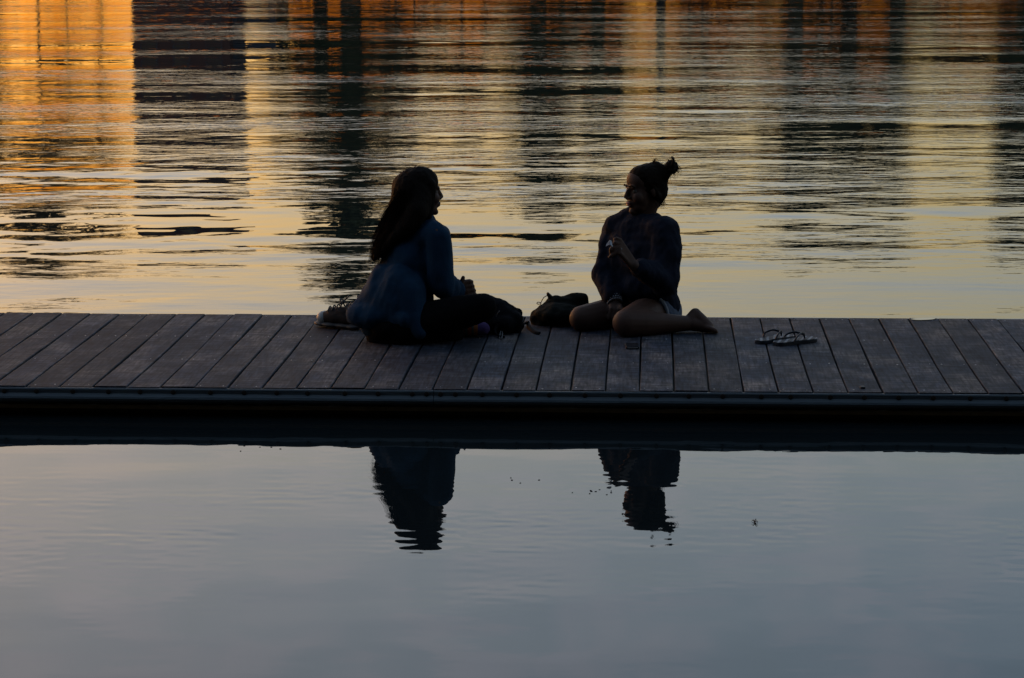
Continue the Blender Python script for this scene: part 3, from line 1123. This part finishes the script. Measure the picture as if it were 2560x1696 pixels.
for i in range(560):
    t = g.random()
    a0 = LH(1030 - 36 * t + g.gauss(0, 6), 470 + 20 * g.random(), g.uniform(-.09, .09))
    off = g.gauss(0, 1)
    mid1 = LH(1040 - 70 * t + 3 * off, 520, g.uniform(-.10, .08))
    mid2 = LH(1022 - 76 * t + 4 * off, 566, g.uniform(-.11, .06))
    mid3 = LH(990 - 58 * t + 5 * off, 606 + g.gauss(0, 3), g.uniform(-.12, .04))
    end = LH(946 - 24 * t + g.gauss(0, 7) + 14 * g.random(), 640 + g.gauss(0, 12) + 8 * t, g.uniform(-.11, .02))
    paths.append(spline([a0, mid1, mid2, mid3, end], 14))
for i in range(26):                                                 # flyaways over the crown
    a = g.uniform(-1.2, 1.0)
    c0 = hP(-.02 + .09 * math.sin(a), g.uniform(-.05, .05), .035 + .088 * math.cos(a))
    d = Vector((g.gauss(0, .012), g.gauss(0, .012), g.uniform(.003, .010)))
    paths.append(spline([c0, c0 + d, c0 + d * 1.2 + Vector((-.02 + g.gauss(0, .01), 0, -.004))], 8))
link('loose_hair', strands(paths, .0011), M_HAIR_D, hair)

# ---------- right: woman with the bun, facing the camera and looking left
YR = ground(1640, 838).y + 0.27
wr_ = empty('person', (at(1630, 820, YR).x, YR, DOCK_H))
tag(wr_, 'barelegged woman with a messy bun in a navy sweatshirt looking left', 'person')


def Q(px, py, dy=0.0):
    return at(px, py, YR + dy)


aR = R(225)                                   # torso faces left and to the camera
fR = Vector((math.cos(aR), math.sin(aR), 0))
lR = Vector((-fR.y, fR.x, 0))                 # her left
pel = Q(1632, 786, .03)
waist, chest, uch, nkb = Q(1622, 715, .03), Q(1604, 640, .02), Q(1600, 578, .02), Q(1607, 545, .02)
hc = Q(1613, 474, .01)
shL, shR = Q(1660, 580, -.10), Q(1540, 582, .11)
elL, wrL = Q(1664, 700, -.17), Q(1584, 664, -.29)
elR, wrR = Q(1511, 684, .03), Q(1537, 759, -.10)
hipR, hipL = Q(1585, 792, .06), Q(1650, 790, -.04)
knR = Q(1456, 797, -.15)
gk = ground(1566, 846)
knL = at(1566, 808, gk.y + .05)
ga = ground(1722, 834)
ankL = at(1722, 809, ga.y + .03)
heelL = at(1738, 785, ga.y + .05)
ballL = at(1768, 817, ga.y + .02)
toeL = at(1784, 824, ga.y + .02)
ankR = onz(Q(1610, 820, .03), zf + .05)
toeR = onz(Q(1676, 836, -.14), zf + .028)
body = Blob()
fh = (math.cos(R(207)), math.sin(R(207)), 0)
hP, hM = head_parts(body, hc, fh, 0.95, -0.05)
body.chain([(hP(-.02, 0, -.06), .050), (nkb, .050)])
body.chain([(nkb, .050), (uch, .070), (chest, .088), (waist, .092), (pel, .120)])
Mt = Matrix((fR, lR, Vector((0, 0, 1)))).transposed()
body.ell(uch, (.062, .135, .055), Mt)
for (a, b_, c_) in ((shR, elR, wrR), (shL, elL, wrL)):
    body.chain([(uch + (a - uch) * .6, .06), (a, .048), (a + (b_ - a) * .5, .042), (b_, .036), (b_ + (c_ - b_) * .35, .036), (c_, .025)])
body.chain([(pel, .12), (hipL, .092), (hipL + (knL - hipL) * .5 + Vector((0, 0, .012)), .084), (knL, .064), (knL + (ankL - knL) * .28, .060), (knL + (ankL - knL) * .55, .048), (ankL, .034)])
body.chain([(pel, .12), (hipR, .09), (hipR + (knR - hipR) * .5 + Vector((0, 0, .012)), .078), (knR, .061), (knR + (ankR - knR) * .3, .055), (ankR, .034), (toeR, .024)])
body.chain([(ankL, .034), (heelL, .027)])
body.chain([(heelL, .026), (heelL + (ballL - heelL) * .5, .029), (ballL, .030)])
body.chain([(ankL, .033), (ballL, .028)])
for k in range(5):                                                  # toes
    o_ = Vector((0.0, -0.030 + 0.015 * k, 0.0))
    body.chain([(ballL + o_, .012), (toeL + o_ + Vector((.004 - .003 * k, 0, 0)), .0095 if k else .012), (toeL + o_ + Vector((.012 - .004 * k, 0, -.010)), .008)])
# raised left hand pinching a scrap
kn = Q(1548, 614, -.33)
hand(body, wrL, kn, (0.10, 0.30, 0.75),
     [[(-.020, -.010, -.012), (-.036, -.012, -.022), (-.046, -.006, -.030)],
      [(-.024, -.014, -.002), (-.040, -.016, -.012), (-.042, -.004, -.026)],
      [(-.022, -.016, .006), (-.034, -.014, -.004), (-.030, .002, -.016)],
      [(-.016, -.012, .010), (-.026, -.010, .004), (-.024, .002, -.006)]],
     [Q(1552, 636, -.34), Q(1538, 630, -.345), Q(1527, 622, -.345)], 0.95)
# lower right hand between the knees
kn = Q(1542, 775, -.15)
hand(body, wrR, kn, (-0.9, 0.15, 0.1),
     [[(-.002, -.012, -.028), (-.004, -.020, -.048), (-.005, -.022, -.062)], [(-.004, -.012, -.030), (-.006, -.020, -.052), (-.008, -.022, -.068)],
      [(-.006, -.010, -.028), (-.008, -.016, -.048), (-.010, -.018, -.062)], [(-.008, -.008, -.022), (-.010, -.012, -.038), (-.012, -.012, -.050)]],
     [Q(1552, 768, -.15), Q(1558, 778, -.17), Q(1556, 790, -.18)], 0.95)
body_o = link('body', body.mesh('body', 0.0046, 4, floor=zf + .002), M_SKIN, wr_)
for sg in (-1, 1):
    link('eye', pymesh('eye', *lathe_caps(hP(.073, sg * .031, .001), .0115, hP(.074, sg * .031, .001), .0115)), M_EYEW, wr_)
    link('eyebrow', pymesh('eyebrow', *tube(spline([hP(.086, sg * .052, .022), hP(.094, sg * .034, .031), hP(.097, sg * .014, .025)], 6), .0035, 5)), M_HAIR_L, wr_)
lp = Blob()
lp.ell(hP(.098, 0, -.055), (.008, .020, .005), hM)
lp.ell(hP(.096, 0, -.065), (.008, .017, .006), hM)
link('lips', lp.mesh('lips', .002, 2), M_LIP, wr_)

# sweatshirt
sw = Blob()
sw.chain([(nkb + Vector((0, 0, -.030)), .068), (uch, .098), (chest, .128), (waist, .130), (Q(1626, 745, .0), .122)])
sw.cap(Q(1640, 730, -.06), .085, Q(1656, 762, -.05), .074)
sw.cap(Q(1580, 530, .03), .024, Q(1536, 566, .08), .052)
sw.ell(uch + Vector((0, 0, -.012)), (.095, .172, .072), Mt)
sw.ell(chest, (.130, .165, .14), Mt)
sw.ell(Q(1612, 712, .0), (.135, .165, .10), Mt)
sw.cap(Q(1640, 620, -.05), .085, Q(1642, 715, -.06), .088)
sw.cap(Q(1560, 620, .04), .085, Q(1566, 712, .02), .085)
sw.chain([(uch + (shL - uch) * .5, .08), (shL, .066), (shL + (elL - shL) * .5 + Vector((.006, 0, 0)), .068), (elL, .068), (elL + (wrL - elL) * .45, .056), (elL + (wrL - elL) * .8, .044)])
sw.chain([(uch + (shR - uch) * .5, .08), (shR, .064), (shR + (elR - shR) * .5, .060), (elR, .060), (elR + (wrR - elR) * .4, .056), (elR + (wrR - elR) * .72, .046)])
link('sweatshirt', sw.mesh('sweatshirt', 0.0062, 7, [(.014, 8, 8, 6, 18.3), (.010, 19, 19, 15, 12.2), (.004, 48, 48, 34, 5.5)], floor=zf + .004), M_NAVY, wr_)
ck = []
for i in range(24):
    t = 2 * math.pi * i / 24
    ck.append(nkb + Vector((0, 0, -.008 - .020 * math.cos(t))) + fR * .070 * math.cos(t) + lR * .085 * math.sin(t))
link('neckband', pymesh('neckband', *tube(ck, .009, 8, True)), M_NAVY, wr_)
# shorts
st = Blob()
st.chain([(Q(1625, 745, .03), .115), (pel, .128), (hipL + Vector((-.006, .02, 0)), .098)])
st.chain([(pel, .135), (hipR, .10), (hipR + (knR - hipR) * .15, .092)])
st.cap(hipL + Vector((-.004, 0, 0)), .0995, hipL + (knL - hipL) * .16 + Vector((0, 0, .012)), .098)
st.ell(Q(1660, 786, .02), (.058, .11, .085))
link('shorts', st.mesh('shorts', 0.0062, 6, [(.006, 16, 16, 8, 7.7), (.0025, 50, 50, 40, 1.5)], floor=zf + .003), M_SHORTS, wr_)
ax = (knL - hipL).normalized()
px_ = ax.orthogonal().normalized()
py_ = ax.cross(px_)
hcx = hipL + (knL - hipL) * .30 + Vector((0, 0, .012))
hem = [hcx + (px_ * math.cos(t) + py_ * math.sin(t)) * .094 for t in np.linspace(0, 2 * math.pi, 28)[:-1]]
link('shorts_hem', pymesh('shorts_hem', *tube(hem, .007, 6, True)), M_HEM, wr_)
# bracelets on the lower wrist
for k, tt in enumerate((.86, .92, .98)):
    c = elR + (wrR - elR) * tt
    ax = (wrR - elR).normalized()
    px_ = ax.orthogonal().normalized()
    py_ = ax.cross(px_)
    parts = []
    nb = 18
    for i in range(nb):
        t = 2 * math.pi * i / nb + k * .17
        rr = .0365 - .002 * k
        p = c + (px_ * math.cos(t) + py_ * math.sin(t)) * rr
        parts.append(lathe_caps(p, .0058, p + Vector((0, 0, .0003)), .0058, 7, 3))
    link('bracelet', pymesh('bracelet', *merge(parts)), M_BEAD, wr_)
# ring on the raised hand
rp = Q(1554, 624, -.352)
link('ring', pymesh('ring', *tube([rp + Vector((.0, math.cos(t) * .004, math.sin(t) * .006)) for t in np.linspace(0, 6.28, 10)[:-1]], .0016, 5, True)), M_BEAD, wr_)

# hair of the right woman: drawn back to a loose bun
hr = Blob()
hr.ell(hP(-.022, 0, .040), [q * .95 for q in (.100, .081, .086)], hM)
hr.ell(hP(-.052, 0, .0), [q * .95 for q in (.066, .070, .085)], hM)
hr.ell(hP(.012, 0, .062), [q * .95 for q in (.070, .070, .060)], hM)
hr.cap(hP(-.06, 0, -.03), .052, hP(-.052, 0, -.075), .026)
for sg in (-1, 1):
    hr.chain([(hP(.018, sg * .062, .048), .014), (hP(-.006, sg * .068, .010), .014), (hP(-.03, sg * .066, -.03), .020)])
bun = Q(1676, 419, -.0)
hr.chain([(hP(-.06, 0, .085), .045), (Q(1658, 436, .0), .034), (Q(1668, 427, 0), .029), (bun, .024)])
hair = link('hair', hr.mesh('hair', 0.0055, 6, [(.003, 60, 60, 60, 4.4)]), M_HAIR_L, wr_)
g = random.Random(9)
bb = Blob()
for i in range(13):                                                 # bun of twisted locks
    n1 = Vector((g.gauss(0, 1), g.gauss(0, 1), g.gauss(0, 1))).normalized()
    e1 = n1.orthogonal().normalized()
    e2 = n1.cross(e1)
    c = bun + Vector((g.gauss(0, .004), g.gauss(0, .006), g.gauss(0, .005)))
    rr = g.uniform(.020, .030)
    a0 = g.random() * 6
    bb.chain([(c + (e1 * math.cos(a0 + t) + e2 * math.sin(a0 + t)) * rr, .0072) for t in np.linspace(0, 4.6, 9)])
bb.ell(bun, (.030, .028, .029))
link('bun', bb.mesh('bun', 0.003, 2), M_HAIR_L, hair)
paths = []
for i in range(110):
    a = g.uniform(0, 6.28)
    c0 = bun + Vector((math.cos(a) * .022, g.uniform(-.02, .02), math.sin(a) * .022))
    d = Vector((math.cos(a), g.gauss(0, .5), math.sin(a))) * g.uniform(.008, .022)
    paths.append(spline([c0, c0 + d, c0 + d * 1.3 + Vector((g.gauss(0, .010), 0, -g.uniform(.0, .02)))], 8))
for (x1, y1, x2, y2, x3, y3) in ((1690, 415, 1697, 424, 1692, 446), (1692, 410, 1702, 422, 1701, 440), (1688, 420, 1694, 430, 1690, 440)):
    paths += [spline([Q(x1, y1), Q(x2 + e, y2), Q(x3 + e, y3)], 8) for e in (0, .8)]
for i in range(60):                                                 # short ends before the bun and at the nape
    x = g.uniform(1632, 1662)
    c0 = Q(x, 405 + (x - 1632) * .75, g.uniform(-.03, .03))
    paths.append(spline([c0, c0 + Vector((g.gauss(.004, .004), 0, .012)), c0 + Vector((g.gauss(.010, .008), 0, g.uniform(.012, .024)))], 6))
for i in range(50):
    c0 = Q(g.uniform(1636, 1662), g.uniform(496, 510), g.uniform(-.04, .04))
    paths.append(spline([c0, c0 + Vector((g.gauss(.0, .006), 0, -.012)), c0 + Vector((g.gauss(.004, .010), 0, -g.uniform(.014, .032)))], 6))
link('loose_hair', strands(paths, .0011), M_HAIR_L, hair)

# scrap of paper in her raised hand
p0 = Q(1520, 612, -.365)
v = [p0, p0 + Vector((.022, -.004, -.010)), p0 + Vector((.016, .006, .016)), p0 + Vector((.008, -.006, .022)), p0 + Vector((-.006, .004, .004)), p0 + Vector((-.010, .0, -.008)), p0 + Vector((.008, -.008, .003))]
f = [(6, 0, 1), (6, 1, 2), (6, 2, 3), (6, 3, 4), (6, 4, 5), (6, 5, 0)]
me = pymesh('paper_scrap', v, f)
o = link('paper_scrap', me, M_PAPER, smooth=False)
md = o.modifiers.new('thick', 'SOLIDIFY')
md.thickness = .0012
tag(o, 'small crumpled white scrap pinched in the raised hand of the right woman', 'paper')

# ------------------------------------------------------------------ backpacks
def bp_point(Yb):
    return lambda px, py, dy=0.0: at(px, py, Yb + dy)


Yb1 = ground(1290, 842).y + .09
B = bp_point(Yb1)
r1 = empty('backpack', onz(B(1270, 800), zf))
tag(r1, 'small black backpack slumped against the knee of the left woman', 'backpack')
b1 = Blob()
b1.chain([(onz(B(1225, 790, .04), zf + .105), .065), (B(1262, 788, .02), .058), (B(1284, 800, .0), .045)])
b1.chain([(B(1210, 815, .05), .07), (B(1262, 812, .03), .060), (B(1287, 815, .02), .042)])
b1.ell(onz(B(1255, 822, .0), zf + .05), (.090, .075, .05))
b1.cap(B(1250, 770, .04), .028, B(1292, 784, .03), .024)
link('bag_body', b1.mesh('bag_body', .006, 5, [(.009, 16, 16, 16, 3.3), (.005, 36, 36, 36, 1.1)], floor=zf + .001), M_BAG, r1)
link('piping', pymesh('piping', *tube(spline([B(1240, 792, -.062), B(1244, 784, -.066), B(1249, 777, -.064)], 8), .0022, 5)), M_TRIM, r1)
link('buckle', pymesh('buckle', *tube(spline([ground(1249, 848) + Vector((0, 0, .006)), ground(1252, 840) + Vector((0, 0, .022)), ground(1256, 842) + Vector((0, 0, .018)), ground(1254, 850) + Vector((0, 0, .006))], 12, True), .003, 5, True)), M_TRIM, r1)
link('strap', pymesh('strap', *tube(spline([B(1300, 815, -.01), ground(1318, 815) + Vector((0, 0, .015)), ground(1322, 822) + Vector((0, 0, .008)), ground(1336, 834) + Vector((0, 0, .006)), ground(1349, 838) + Vector((0, 0, .007))], 16), .010, 8, False, .45)), M_BAG, r1)
link('strap', pymesh('strap', *tube(spline([B(1246, 812, -.07), B(1238, 826, -.085), ground(1246, 846) + Vector((0, 0, .010)), ground(1262, 847) + Vector((0, 0, .006))], 16), .009, 8, False, .4)), M_BAG, r1)

Yb2 = ground(1390, 822).y + .14
B = bp_point(Yb2)
r2 = empty('backpack', onz(B(1395, 800), zf))
tag(r2, 'larger black backpack with drawcord standing left of the bare knees', 'backpack')
b2 = Blob()
b2.chain([(B(1362, 800, .0), .062), (B(1395, 795, .0), .072), (B(1440, 792, .02), .075), (B(1470, 800, .03), .06)])
b2.chain([(B(1372, 778, .02), .046), (B(1394, 764, .02), .050), (B(1416, 766, .02), .048), (B(1444, 758, .03), .050), (B(1452, 765, .03), .042)])
b2.cap(B(1346, 794, -.01), .040, B(1358, 806, -.02), .050)
b2.chain([(B(1384, 758, .03), .034), (B(1404, 757, .03), .034), (B(1434, 751, .03), .036), (B(1452, 752, .03), .038)])
b2.ell(onz(B(1400, 820, -.02), zf + .05), (.125, .11, .052))
b2.cap(B(1356, 778, .0), .030, B(1384, 790, -.02), .045)
link('bag_body', b2.mesh('bag_body', .006, 5, [(.010, 15, 15, 15, 13.3), (.006, 34, 34, 34, 1.1)], floor=zf + .001), M_BAG2, r2)
link('zip_line', pymesh('zip_line', *tube(spline([B(1376, 772, -.058), B(1392, 768, -.066), B(1408, 764, -.06)], 8), .0022, 5)), M_TRIM, r2)
link('toggle', pymesh('toggle', *lathe_caps(B(1370, 735, .02), .0075, B(1376, 744, .02), .012)), M_CORD, r2)
link('drawcord', pymesh('drawcord', *merge([
    tube(spline([B(1372, 738, .02), B(1360, 744, .02), B(1353, 756, .02), B(1352, 764, .01)], 12), .0021, 5),
    tube(spline([B(1374, 742, .02), B(1366, 752, .02), B(1358, 764, .01)], 10), .0021, 5),
    tube(spline([B(1376, 744, .02), B(1370, 752, .01), B(1364, 760, .01)], 10), .0021, 5),
    tube(spline([B(1352, 757, .01), B(1345, 756, .01), B(1342, 759, .01), B(1346, 761, .01), B(1352, 760, .01)], 14), .0020, 5)])), M_CORD, r2)

# ------------------------------------------------------------------ sneakers behind the left woman
def sneaker(name, label, toe, heel, roll=0.0):
    toe, heel = Vector(toe), Vector(heel)
    d = (toe - heel)
    d.z = 0
    ln = d.length
    d.normalize()
    s = Vector((-d.y, d.x, 0))
    mid = (toe + heel) / 2
    root = empty(name, onz(mid, zf))
    tag(root, label, 'shoe', None)

    def P(a, b_, c):
        q = mid + d * a + s * b_
        q.z = zf + c * 1.2
        return q
    so_ = Blob()
    h = ln / 2
    for (a, w) in ((-h + .035, .030), (-h * .3, .030), (h * .3, .040), (h - .038, .036)):
        so_.ell(P(a, 0, .014), (w + .012 if abs(a) > h * .5 else .06, w + .004, .014), Matrix((d, s, Vector((0, 0, 1)))).transposed())
    so_.ell(P(0, 0, .014), (h * .9, .033, .013), Matrix((d, s, Vector((0, 0, 1)))).transposed())
    link('sole', so_.mesh('sole', .004, 3, floor=zf + .001), M_SOLE, root)
    up_ = Blob()
    up_.chain([(P(h - .045, 0, .034), .030), (P(h * .25, 0, .044), .036), (P(-h * .25, 0, .048), .034), (P(-h + .045, 0, .046), .031)])
    up_.chain([(P(-h * .15, .0, .060), .031), (P(-h + .045, 0, .066), .026)])
    up_.ell(P(h * .1, 0, .064), (.045, .026, .022), Matrix((d, s, Vector((0, 0, 1)))).transposed())
    link('upper', up_.mesh('upper', .004, 3, [(.0025, 40, 40, 40, 2.0)], floor=zf + .012), M_SHOE, root)
    tc_ = Blob()
    tc_.ell(P(h - .045, 0, .036), (.040, .036, .032), Matrix((d, s, Vector((0, 0, 1)))).transposed())
    link('toe_cap', tc_.mesh('toe_cap', .004, 3, floor=zf + .014), M_CAPR, root)
    lc = []
    for i in range(4):
        a = h * .42 - i * .024
        z_ = .078 + i * .006
        lc.append(tube(spline([P(a, -.026, z_ - .012), P(a - .006, 0, z_ + .004), P(a - .012, .026, z_ - .012)], 8), .0035, 5))
    a = h * .42 - .075
    lc.append(tube(spline([P(a, 0, .096), P(a + .020, -.012, .112), P(a + .008, -.030, .104), P(a - .002, -.01, .098)], 12), .0038, 5))
    lc.append(tube(spline([P(a, 0, .096), P(a - .022, .012, .112), P(a - .012, .030, .103), P(a, .008, .098)], 12), .0038, 5))
    lc.append(tube(spline([P(a, 0, .096), P(a - .014, -.004, .112), P(a - .034, -.008, .128)], 8), .0038, 5))
    link('lace', pymesh('lace', *merge(lc)), M_LACE, root)


t1, h1 = ground(793, 815), ground(872, 824)
sneaker('sneaker', 'dark sneaker with pale toe cap lying left of the blue shirt', t1, t1 + (h1 - t1).normalized() * .245)
t2, h2 = ground(838, 806), ground(912, 815)
sneaker('sneaker', 'second dark sneaker half hidden between the first and the blue shirt', t2, t2 + (h2 - t2).normalized() * .245)

# ------------------------------------------------------------------ flip flops
def flip_flop(name, label, heel, toe, flip=1):
    heel, toe = Vector(heel), Vector(toe)
    d = toe - heel
    ln = d.length
    ang = math.atan2(d.y, d.x)
    root = empty(name, onz(heel, zf), ang)
    tag(root, label, 'flip-flop')
    outl = [(0.0, .0), (.004, .018), (.02, .030), (.06, .033), (.12, .031), (.17, .039), (.21, .041), (.235, .030), (.245, .006), (.243, -.014), (.228, -.032), (.20, -.039), (.15, -.034), (.10, -.028), (.05, -.030), (.02, -.027), (.004, -.016)]
    k = ln / .245
    o2 = [(x * k, y * flip) for x, y in outl]
    pts = spline([(x, y, 0) for x, y in o2], 68, True)
    n = len(pts)

    def slab(z0, z1, ins):
        v, f = [], []
        c = Vector((ln / 2, 0, 0))
        for z, w in ((z0, ins), (z0 + .002, 0), (z1 - .002, 0), (z1, ins)):
            for p in pts:
                q = p - (p - c).normalized() * w
                v.append((q.x, q.y, z))
        for r_ in range(3):
            for j in range(n):
                f.append((r_ * n + j, r_ * n + (j + 1) % n, (r_ + 1) * n + (j + 1) % n, (r_ + 1) * n + j))
        f.append(tuple(reversed(range(n))))
        f.append(tuple(range(3 * n, 4 * n)))
        return v, f

    def put(nm, vf, m):
        me = pymesh(nm, *vf)
        me.materials.append(m)
        o = bpy.data.objects.new(nm, me)
        COL.objects.link(o)
        o.parent = root
        return o
    put('sole', slab(.001, .017, .002), M_FLIP)
    put('footbed', slab(.0172, .0188, .007), M_FTOP)
    a, y1, y2 = .175 * k, .036 * flip, -.034 * flip
    put('strap', merge([
        tube(spline([(.085 * k, y1 * .95, .014), (.10 * k, y1 * 1.05, .036), (.14 * k, y1 * .62, .047), (a, .004 * flip, .036)], 18), .0066, 8, False, .6),
        tube(spline([(.085 * k, y2 * .95, .014), (.10 * k, y2 * 1.05, .036), (.14 * k, y2 * .62, .047), (a, .004 * flip, .036)], 18), .0066, 8, False, .6),
        tube([(a, .004 * flip, .037), (a + .003, .004 * flip, .026), (a + .004, .004 * flip, .012)], .0042, 8)]), M_FLIP)


g1, g2 = ground(1893, 861), ground(1956, 848)
flip_flop('flip_flop', 'dark flip flop partly behind the other, its strap standing up', ground(1894, 862), ground(1894, 862) + Vector((.165, .155, 0)), 1)
flip_flop('flip_flop', 'front dark flip flop with pale striped footbed pointing right', ground(1937, 866), ground(1937, 866) + Vector((.190, .125, 0)), -1)

# ------------------------------------------------------------------ phone, puddle, chip, floating bits
gp = ground(1580, 868)
ph = empty('phone', gp, 0)
tag(ph, 'small dark phone lying on a plank before the right woman', 'phone')


def pput(nm, vf, m, bw=None):
    me = pymesh(nm, *vf)
    if bw:
        bevel(me, bw)
    me.materials.append(m)
    o = bpy.data.objects.new(nm, me)
    COL.objects.link(o)
    o.parent = ph
    return o


pput('phone_body', box_vf(0, 0, .0055, .058, .105, .010), M_DARK, .002)
pput('screen', box_vf(0, 0, .0108, .048, .088, .0008), M_GLASS)
pput('edge_band', box_vf(0, -.0515, .0065, .046, .0045, .003), M_EDGE_GLINT)  # highlight along the near edge, put in as a pale strip

pg = [ground(2278, 799.5), ground(2300, 797.5), ground(2336, 798), ground(2330, 801), ground(2300, 802.5), ground(2284, 801.5)]
vv = spline([p + Vector((0, 0, .004)) for p in pg], 30, True)
o = link('puddle', pymesh('puddle', vv, [tuple(range(len(vv)))]), mat('wet_film', (.02, .022, .026), (.03, .03, .034), .05, 20, spec=.6))
tag(o, 'thin pale puddle shining at the far edge of the dock', 'puddle')
gc = ground(2156, 971)
o = link('wood_chip', bevel(pymesh('wood_chip', *box_vf(gc.x, gc.y, gc.z + .004, .018, .03, .008)), .002), M_FLOAT)
tag(o, 'tiny dark chip lying on a plank near the front rail', 'chip')

g = random.Random(21)
parts = []
for (cx_, cy_, sx_, sy_, n) in ((1470, 1232, 60, 4, 11), (1330, 1200, 40, 10, 4), (600, 1120, 60, 4, 6)):
    for i in range(n):
        p = ground(cx_ + g.gauss(0, sx_), cy_ + g.gauss(0, sy_), 0.0)
        parts.append(tube([p + Vector((-.003, 0, .001)), p + Vector((g.uniform(.001, .005), g.uniform(-.002, .002), .001))], g.uniform(.0008, .0015), 5))
o = link('floating_specks', pymesh('floating_specks', *merge(parts)), M_FLOAT)
tag(o, 'dark specks drifting on the calm water', kind='stuff')
p = ground(1887, 1307, 0)
parts = []
for i in range(8):
    a = i * .8
    parts.append(tube([p + Vector((0, 0, .002)), p + Vector((math.cos(a) * .006, math.sin(a) * .018, .006 + .004 * math.sin(i * 2))), p + Vector((math.cos(a) * .011, math.sin(a) * .03, .004))], [.0013, .0011, .0006], 5))
o = link('twig', pymesh('twig', *merge(parts)), M_FLOAT)
tag(o, 'tiny dark sprig floating on the calm water', 'twig')
